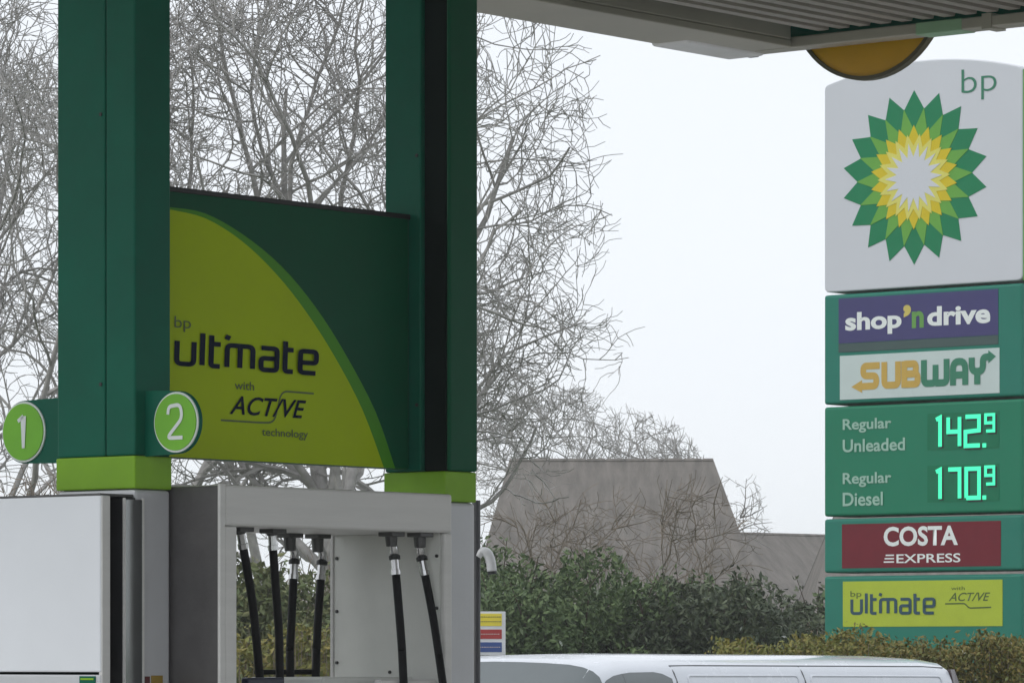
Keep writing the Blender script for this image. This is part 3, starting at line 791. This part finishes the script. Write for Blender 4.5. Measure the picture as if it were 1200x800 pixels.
# raised blank panels where windows would be
for (a_, b_) in ((xg + 0.12, xd - 0.07), (xd + 0.07, van_len - 0.22)):
    q = [(a_, .36), (a_, .61), (b_, .61), (b_, .36)]
    pts = fillet([Vector(p) for p in q], 0.03, True, 4); pts.append(pts[0])
    g = MB(); g.tube([vpt(p.x, p.y) + Vector((0, -0.001, 0)) for p in pts], 0.008, 6); obj('panel_crease', shift(g), van, VANW, smooth=True)
seam([(1.95, .56 + .08 * k / 5) for k in range(6)], 'roof_seam')
# rear corner lamp and rear doors
for yy in (0.0, VW):
    g = MB(); s = 1 if yy == 0 else -1
    prof = [(0.85, 0.0), (1.2, 0.0), (1.5, 0.05), (1.7, 0.10), (1.86, 0.165)]
    for (z0_, i0), (z1_, i1) in zip(prof, prof[1:]):
        g.add([(van_len - .10, yy + s * (i0 - .012), z0_), (van_len + .015, yy + s * (i0 + .012), z0_), (van_len + .015, yy + s * (i1 + .012), z1_), (van_len - .07, yy + s * (i1 - .012), z1_),
               (van_len - .10, yy + s * (i0 + .08), z0_), (van_len + .015, yy + s * (i0 + .10), z0_), (van_len + .015, yy + s * (i1 + .10), z1_), (van_len - .07, yy + s * (i1 + .08), z1_)],
              [(0,1,2,3),(1,5,6,2),(4,7,6,5),(3,2,6,7),(0,3,7,4)])
    obj('tail_lamp', shift(g), van, REDL)
g = MB().box(van_len + .001, van_len + .02, 0.2, VW - 0.2, 1.1, 1.72); obj('rear_window', shift(g), van, VANGL, 0.01)
g = MB().box(van_len - .02, van_len + .08, 0.06, VW - 0.06, .3, .52); obj('bumper', shift(g), van, BLACK, 0.03)
g = MB().box(-.06, .1, 0.32, VW - 0.32, .3, .52); obj('bumper', shift(g), van, BLACK, 0.03)
for wx in (0.95, van_len - 1.15):
    for wy in (0.01, VW - 0.23):
        g = MB(); g.tube([(wx, wy - .02, .33), (wx, wy, .33), (wx, wy + .2, .33), (wx, wy + .22, .33)], [.27, .33, .33, .27], 32)
        w_ = obj('wheel', shift(g), van, TYRE, smooth=True)
        g = MB(); yo_ = wy - .025 if wy < 1 else wy + .205
        g.tube([(wx, yo_, .33), (wx, yo_ + .02, .33)], .2, 24); obj('rim', shift(g), w_, STEEL)
for wy in (0.0, 1.94):
    s = -1 if wy == 0 else 1
    g = MB().box(1.25, 1.37, wy + s * 0.02, wy + s * 0.24, 1.12, 1.38); obj('mirror', shift(g), van, BLACK, 0.03)
for wy in (0.35, 1.3):
    g = MB().box(-.012, .1, wy, wy + .3, .66, .82); obj('headlight', shift(g), van, LAMPC, 0.02)

# ================================================================== camera post and notice board
Pc = Frame((558.0 - CX) / FPX * 20.5, 20.5, Vector((1, 0)))
cp = thing('security_camera', 'white downturned camera on a slim dark post just right of the pump column', 'security camera', Pc, 0, 0, 0)
obj('post', MB().tube([(0, 0, 0), (0, 0, Pc.za(586, 0, 0))], 0.02, 14), cp, POLEM, smooth=True)
arm = [Pc.p(q[0], q[1]) for q in ((560, 652), (565, 646), (571, 648), (575, 657), (576.5, 669))]
obj('camera_arm', MB().tube(cat([(x, -0.01, z) for x, z in arm]), [0.014 + 0.009 * min(1, k / 9) for k in range(21)], 14), cp, CAMW, smooth=True)
q = arm[-1]
obj('lens', MB().tube([(q[0], -0.01, q[1] + 0.004), (q[0] + 0.002, -0.01, q[1] - 0.014)], 0.021, 14), cp, BLACK)
Pn = Frame((575.0 - CX) / FPX * 33.0, 33.0, Vector((1, 0.15)))
nb = thing('notice_board', 'white framed notice with yellow, red and blue bands beside the pump column', 'sign', Pn, 0, 0, 0)
n0, n1 = Pn.xa(545), Pn.xa(592.5); zt2, zb2 = Pn.za(716, 0, 0), Pn.za(767, 0, 0)
obj('board', MB().box(n0, n1, 0, 0.02, zb2, zt2), nb, CAMW, 0.003)
def nz_(py): return Pn.za(py, 0, 0)
for (a, b, m) in ((718.5, 733, YEL), (737, 748, RED), (752, 763.5, BLUE)):
    s = obj('band', MB().box(n0 + .012, Pn.xa(588), -0.003, 0.001, nz_(b), nz_(a)), nb, m)
    for k in range(2 if m is YEL else 1):
        zc = nz_(a + 3.8 + 5.5 * k if m is YEL else (a + b) / 2)
        g = MB(); xx = Pn.xa(562)
        rnd = random.Random(int(a) + k)
        while xx < Pn.xa(585):
            w_ = rnd.uniform(.006, .016); g.box(xx, xx + w_, -0.0045, -0.0032, zc - .003, zc + .003); xx += w_ + .004
        obj('small_print', g, s, TINYINK if m is YEL else mat('pale_small_print', (.5, .42, .4), .5))
obj('leg', MB().tube([(n1 - .06, .035, 0), (n1 - .06, .035, zt2 - .05)], .015, 10), nb, POLEM, smooth=True)
obj('leg', MB().tube([(n0 + .06, .035, 0), (n0 + .06, .035, zt2 - .05)], .015, 10), nb, POLEM, smooth=True)

# ================================================================== houses beyond the trees
def house(fr, x0, x1, depth, zr, ze, hipl, hipr, label, name='house'):
    t = thing(name, label, 'house', fr, (x0 + x1) / 2, depth / 2, 0)
    ex0, ex1 = x0 - hipl, x1 + hipr
    obj('wall', MB().box(ex0 + .25, ex1 - .25, .3, depth - .3, 0, ze), t, BRICKW)
    mb = MB(); rows = 24; d2 = depth / 2
    for sgn in (0, 1):
        for r in range(rows):
            f0, f1 = r / rows, (r + 1) / rows
            def pt(f, side, lift=0.0):
                x = (ex0 + (x0 - ex0) * f) if side == 0 else (ex1 + (x1 - ex1) * f)
                yy = d2 * f; yy = yy if sgn == 0 else depth - yy
                return (x, yy, ze + (zr - ze) * f + lift)
            mb.add([pt(f0, 0, .021), pt(f0, 1, .021), pt(f1, 1, .02), pt(f1, 0, .02), pt(f0, 0, .0), pt(f0, 1, .0)], [(0,1,2,3),(4,5,1,0)])
    for (a, b, hp) in ((ex0, x0, hipl), (ex1, x1, hipr)):
        mb.add([(a, 0, ze), (a, depth, ze), (b, d2, zr)], [(0,1,2)])
    obj('roof', mb, t, ROOFT)
    rg = MB()
    k = 0; xx = x0
    while xx < x1 - .05:
        rg.tube([(xx, d2, zr - .02), (min(xx + .43, x1), d2, zr - .02)], .065, 6); xx += .45
    obj('ridge', rg, t, ROOFT)
    for wx in (ex0 + .8, (ex0 + ex1) / 2 - .5, ex1 - 1.9):
        w = obj('window', MB().box(wx, wx + 1.1, .24, .31, 1.0, 2.1), t, WHITEINK)
        obj('pane', MB().box(wx + .07, wx + 1.03, .235, .245, 1.07, 2.03), w, DARKGL)
    return t
F1 = Frame(0, 100, Vector((1, -0.012)))
zr = F1.za(539, F1.xa(716, 3), 3.3)
house(F1, F1.xa(597, 3.2), F1.xa(836, 3.2), 6.6, zr, 3.0, .9, 1.12, 'grey tiled hipped house roof rising over the dark shrubs')
F2 = frame_at(850, 108, Vector((1, 0.9)))
house(F2, -0.3, 11, 6, F2.za(622, 0, 3), 2.6, .1, .5, 'low grey tiled roof running right from the hipped house', 'outbuilding')
F3 = frame_at(1060, 96, Vector((1, 0)))
house(F3, F3.xa(984, 3), F3.xa(1250, 3), 6, F3.za(588, 0, 3), 2.8, .9, .9, 'far house roof mostly hidden behind the price totem')

# ================================================================== foliage
def leaf(g, rnd, p, s, up=0.3):
    d = Vector((rnd.gauss(0, 1), rnd.gauss(0, 1), rnd.gauss(up, 1))).normalized()
    e = d.cross(Vector((rnd.gauss(0, 1), rnd.gauss(0, 1), rnd.gauss(0, 1)))).normalized()
    a, b = p + d * s * 0.62, p - d * s * 0.62
    c, f = p + e * s * 0.27, p - e * s * 0.27
    nn = d.cross(e) * (s * 0.08)
    g.add([a, c + nn, b, f + nn], [(0, 1, 2, 3)])
def shrub(px, Y, w, h, label, m, n, size, seed, depth=1.6, lumps=13, base=0.0, cat_='shrub', group='evergreen shrubs behind the forecourt', name='evergreen_shrub'):
    rnd = random.Random(seed); cx = (px - CX) / FPX * Y
    t = thing(name, label, cat_, None, cx, Y, 0, group=group)
    g = MB(); st = MB(); L = []
    for k in range(lumps):
        a = rnd.uniform(0, 2 * math.pi); rr = math.sqrt(rnd.random()) * 0.8
        x = math.cos(a) * rr * w / 2; yy = math.sin(a) * rr * depth / 2
        top = h * (1 - 0.38 * (abs(x) / (w / 2)) ** 2) * rnd.uniform(0.72, 1.0)
        r = rnd.uniform(0.26, 0.42) * min(w, h) * 0.62
        z = max(r * 0.7, rnd.uniform(0.35, 1.0) * top - r * 0.6) if k % 3 else top - r * .7
        L.append((Vector((x, yy, z)), r))
        st.tube([(x * .15, yy * .15, 0), (x * .5, yy * .5, z * .5), (x, yy, z)], [.035, .022, .008], 5)
        for q in range(3):                              # shoots that break the outline
            a2 = rnd.uniform(0, 2 * math.pi); tip = Vector((x, yy, z)) + Vector((math.cos(a2) * .5, math.sin(a2) * .4, rnd.uniform(.6, 1.25))) * r
            st.tube([(x, yy, z), tip], [.008, .004], 4, False)
            for u in range(int(6 + 14 * r)): leaf(g, rnd, Vector((x, yy, z)).lerp(tip, rnd.uniform(.6, 1.03)) + Vector((rnd.gauss(0, .03), rnd.gauss(0, .03), rnd.gauss(0, .03))), size * rnd.uniform(.7, 1.2))
    tot_ = sum(r ** 2 for _, r in L)
    for c, r in L:
        for k in range(int(n * r * r / tot_)):
            v = Vector((rnd.gauss(0, 1), rnd.gauss(0, 1), rnd.gauss(0, 1))).normalized()
            v *= r * (0.55 + 0.5 * rnd.random() ** 0.5) * (1 + 0.18 * math.sin(7 * v.x + 5 * v.z + c.x * 3) )
            p = c + Vector((v.x, v.y, v.z * .85))
            if p.z > 0.03: leaf(g, rnd, p, size * rnd.uniform(.6, 1.3))
    obj('foliage', g, None, m, kind='stuff').parent = t
    obj('stem', st, None, STEMB).parent = t
    return t
SH = [(585, 45, 2.2, 3.3, 'laurel shrub just right of the white camera post'), (652, 44, 2.1, 3.15, 'tallest dark laurel clump in front of the hipped roof'),
      (720, 45.5, 2.1, 3.0, 'dark laurel clump right of the tallest one below the roof'), (790, 46, 2.2, 3.0, 'evergreen clump below the right end of the hipped roof'),
      (858, 45, 2.1, 3.05, 'evergreen clump below the low outbuilding roof'), (925, 46, 2.0, 3.2, 'evergreen clump immediately left of the price totem'),
      (515, 45, 2.0, 3.0, 'laurel shrub hidden behind the further pump column'), ]
for k, (px, Y, w, h, lb_) in enumerate(SH):
    shrub(px, Y, w, h, lb_, LEAF if k not in (4, 5) else mat('laurel_leaf_grey', (0.07, 0.10, 0.05), 0.6, var=0.5, scale=1.6, rand=[(0.03, 0.045, 0.025), (0.07, 0.095, 0.045), (0.13, 0.15, 0.075)]), 15000, 0.062, 40 + k)
for k, (px, Y, w, h, lb_) in enumerate([(425, 42, 1.8, 2.9, 'olive shrub behind the pale back panel of the open dispenser'), (350, 41, 1.7, 3.1, 'olive shrub seen between the hanging hoses'),
                                        (280, 42, 1.7, 2.9, 'olive shrub at the left post of the open dispenser')]):
    shrub(px, Y, w, h, lb_, LEAF2, 7000, 0.08, 70 + k, group='olive shrubs seen through the dispenser', name='olive_shrub')
for k, (px, Y, w, h) in enumerate([(1240, 44, 2.2, 2.7), (1130, 47, 2.4, 2.6), (1040, 48, 2.4, 2.7)]):
    shrub(px, Y, w, h, ['evergreen shrub beyond the right side of the price totem', 'evergreen shrub hidden by the right half of the totem', 'evergreen shrub hidden by the left half of the totem'][k], LEAF, 2500, 0.10, 90 + k)
# low yellow-green hedge in front of the totem
def hedge(px0, px1, Y, h0, h1, n, label, seed, m=LEAF3, size=0.038, depth=1.3, name='low_hedge'):
    rnd = random.Random(seed); x0, x1 = (px0 - CX) / FPX * Y, (px1 - CX) / FPX * Y
    t = thing(name, label, 'hedge', None, (x0 + x1) / 2, Y, 0)
    g = MB(); st = MB(); hw = (x1 - x0) / 2
    nst = int((x1 - x0) * 60)
    for k in range(nst):
        u = rnd.uniform(-1, 1); x = u * hw; yy = rnd.uniform(-depth / 2, depth / 2); f = (u + 1) / 2
        top = (h0 + (h1 - h0) * f) * (0.90 + 0.02 * math.sin(x * 5 + seed) + 0.015 * math.sin(x * 13) + rnd.uniform(0, .07))
        q = Vector((x + rnd.gauss(0, .08), yy, top))
        st.tube([(x, yy, 0), (x * .5 + q.x * .5, yy, top * .6), q], [.009, .006, .003], 3, False)
        for j in range(n // nst):
            tt = 1 - rnd.random() ** 1.3 * 0.75
            p = Vector((x, yy, 0)).lerp(q, tt) + Vector((rnd.gauss(0, .05), rnd.gauss(0, .05), rnd.gauss(0, .02)))
            leaf(g, rnd, p, size * rnd.uniform(.6, 1.3), 0.6)
    obj('foliage', g, None, m, kind='stuff').parent = t
    obj('stems', st, None, BARK2, kind='stuff').parent = t
hedge(845, 1010, 34.5, 2.10, 2.20, 34000, 'yellow-green hedge left of the totem foot behind the van', 5)
hedge(1010, 1260, 33.6, 2.155, 2.14, 60000, 'brown and green scrubby hedge across the foot of the price totem', 6,
      mat('brown_green_leaf', (0.16, 0.18, 0.03), 0.6, var=0.35, scale=1.5, rand=[(0.08, 0.11, 0.02), (0.22, 0.25, 0.03), (0.46, 0.42, 0.04), (0.26, 0.15, 0.035)]))
hedge(-60, 450, 36.0, 2.25, 2.25, 16000, 'bright yellow-green hedge seen low through the open dispenser', 7, size=0.055)

# ================================================================== bare winter trees
def tree(px, Y, h, cz, rx, rz, seed, label, r0=0.17, lean=0.0, kids=(10, 8, 7, 6), limb_from=0.16, bark=BARK, name='bare_tree', cxo=0.0, twig=0.0066, group='bare winter trees behind the forecourt', wander=.16):
    rnd = random.Random(seed); bx = (px - CX) / FPX * Y
    t = thing(name, label, 'tree', None, bx, Y, 0, group=group)
    cen = Vector((cxo, 0, cz))
    lv = {0: MB(), 1: [], 2: MB(), 3: MB()}
    limb_objs = []
    def inside(p, k=1.0):
        d = p - cen; return (d.x / (rx * k)) ** 2 + (d.y / (rx * 0.85 * k)) ** 2 + (d.z / (rz * k)) ** 2
    def rv(): return Vector((rnd.gauss(0, 1), rnd.gauss(0, 1), rnd.gauss(0, 1)))
    def br(p, d, L, r, lvl, tgt):
        seg = (0.5, 0.38, 0.24, 0.15, 0.11)[lvl]
        n = max(3, int(L / seg)); pts = [p.copy()]; rad = [r]; dirs = [d.copy()]
        w = (0.085, wander, wander * 1.25, wander * 1.5, wander * 1.7)[lvl]
        re = max(r * ((0.10, 0.25, 0.35, 0.5, .6)[lvl]), twig * .7)
        for i in range(n):
            d = d + rv() * w
            if lvl > 0:
                d.z += 0.035
                q = inside(p)
                if q > 0.9: e_ = (cen - p).normalized(); e_.z = max(e_.z, -0.2); d += e_ * (0.06 if lvl == 1 else 0.10)
                if q > (1.08, 1.12, 1.12, 1.1)[lvl - 1]: break
            d.normalize(); p = p + d * seg
            pts.append(p.copy()); rad.append(r + (re - r) * (i + 1) / n); dirs.append(d.copy())
        if len(pts) < 3: return
        rad = [r + (re - r) * (i / (len(pts) - 1)) ** 0.85 for i in range(len(pts))]
        if lvl == 0: lv[0].tube(pts, rad, 10, False)
        elif lvl == 1: g = MB(); g.tube(pts, rad, 7, False); lv[1].append(g)
        elif lvl == 2: lv[2].tube(pts, rad, 4, False)
        else: lv[3].tube(pts, rad, 3, False)
        if lvl >= 4: return
        K = kids[lvl]
        for k in range(K):
            lo = limb_from if lvl == 0 else 0.18
            u = lo + (1 - lo) * (k + rnd.random()) / K
            i = min(int(u * (len(pts) - 1)), len(pts) - 2)
            pd = dirs[i]; side = pd.cross(rv()); side.normalize()
            if lvl == 0:
                a = k * 2.399 + seed; side = Vector((math.cos(a), math.sin(a) * .8, 0)).normalized()
            ang = math.radians(rnd.uniform(34, 66) if lvl else rnd.uniform(28, 62) * (1.15 - .5 * u))
            nd = (pd * math.cos(ang) + side * math.sin(ang)).normalized()
            Lc = L * (rnd.uniform(.5, .72) if lvl else rnd.uniform(.6, .85)) * (1.1 - .45 * u)
            if lvl == 3: Lc = rnd.uniform(.25, .7)
            if lvl == 2: Lc = max(.6, min(Lc, 1.5))
            rc = max(rad[i] * rnd.uniform(.5, .75), twig * (2.4 if lvl == 1 else 1.2))
            if lvl == 3: rc = twig
            br(pts[i], nd, Lc, rc, lvl + 1, None)
    br(Vector((0, 0, -0.05)), Vector((lean, 0, 1)).normalized(), h * 0.78, r0, 0, None)
    tr = obj('trunk', lv[0], None, bark, smooth=True); tr.parent = t
    for g in lv[1]:
        o = obj('limb', g, None, bark, smooth=True); o.parent = t
    cr_ = obj('branches', lv[2], None, bark, kind='stuff'); cr_.parent = t
    tw = obj('twigs', lv[3], None, bark, kind='stuff'); tw.parent = t
    return t
tree(425, 56, 12.6, 7.2, 3.1, 5.2, 11, 'big spreading bare tree rising behind the further column', 0.20, 0.0, (16, 9, 7, 6), wander=.16, limb_from=.22)
tree(545, 64, 9.0, 6.5, 2.65, 2.7, 27, 'bare tree right of the further column, its branches reaching into open sky', 0.14, -0.02, (15, 9, 7, 6), limb_from=.30, wander=.18)
tree(235, 60, 10.4, 6.3, 3.0, 3.4, 12, 'bare tree filling the gap between the two green columns', 0.15, 0.03, (11, 7, 6, 5), wander=.18)
tree(20, 54, 12.5, 7.4, 3.0, 5.6, 13, 'bare tree with a pale stem at the left edge above number plate 1', 0.14, 0.03, (13, 8, 7, 5))
tree(110, 66, 11.0, 6.8, 3.2, 4.4, 14, 'bare tree hidden behind the nearer green column', 0.15, 0.0, (10, 6, 6, 4))
tree(335, 70, 10.5, 6.6, 3.0, 3.6, 15, 'further bare tree seen above the advertising board', 0.15, -0.02, (10, 7, 6, 4))
tree(-70, 58, 12.0, 7.2, 3.0, 5.2, 16, 'bare tree just outside the left edge of the photograph', 0.16, 0.0, (11, 7, 6, 5))
tree(650, 112, 10.4, 6.2, 2.3, 2.5, 18, 'upright bare tree behind the middle of the hipped roof', 0.10, 0.0, (13, 7, 6, 4), twig=.009)
tree(735, 114, 9.8, 5.9, 2.1, 2.3, 19, 'upright bare tree behind the right part of the hipped roof', 0.10, 0.0, (13, 7, 6, 4), twig=.009)
tree(846, 104, 6.6, 4.5, 1.1, 2.2, 20, 'small slender bare tree past the right end of the hipped roof', 0.05, 0.0, (12, 7, 5, 4), twig=.008)
tree(775, 60, 5.0, 2.9, 1.4, 1.5, 21, 'low twiggy bare bush in front of the right of the hipped roof', 0.04, 0.0, (8, 5, 5, 4), limb_from=.05, twig=.005, bark=BARK2)
tree(665, 62, 5.0, 2.9, 1.5, 1.5, 22, 'low twiggy bare bush under the middle of the roof', 0.04, 0.0, (7, 5, 5, 4), limb_from=.05, twig=.005, bark=BARK2)
for k, (px, lb_) in enumerate([(0, 'brown bare thicket bush at the left edge above the white dispenser'), (70, 'brown bare thicket bush behind the nearer column'),
                               (180, 'brown bare thicket bush left of the open dispenser'), (300, 'brown bare thicket bush under the board'), (400, 'brown bare thicket bush beside the big tree trunk')]):
    tree(px, 50 + k, 4.2 if k < 2 else 3.0, 3.0 if k < 2 else 2.1, 1.6, 1.7 if k < 2 else 1.3, 30 + k, lb_, 0.07, 0.0, (11, 8, 7, 6), limb_from=.03, twig=.0065, bark=BARK2, name='thicket_bush', group='brown thicket bushes')

# ================================================================== haze
hz = obj('haze', MB().box(-260, 260, -6, 420, -1.0, 13.5), None, None)
hm = bpy.data.materials.new('pale_haze'); hm.use_nodes = True; ht = hm.node_tree; ht.nodes.clear()
ho = ht.nodes.new('ShaderNodeOutputMaterial'); hv = ht.nodes.new('ShaderNodeVolumePrincipled')
hv.inputs['Color'].default_value = (0.93, 0.95, 0.97, 1); hv.inputs['Density'].default_value = 0.0009
ht.links.new(hv.outputs[0], ho.inputs['Volume'])
hz.data.materials.clear(); hz.data.materials.append(hm); hz['kind'] = 'stuff'; hz['label'] = 'thin pale winter haze over the whole place'
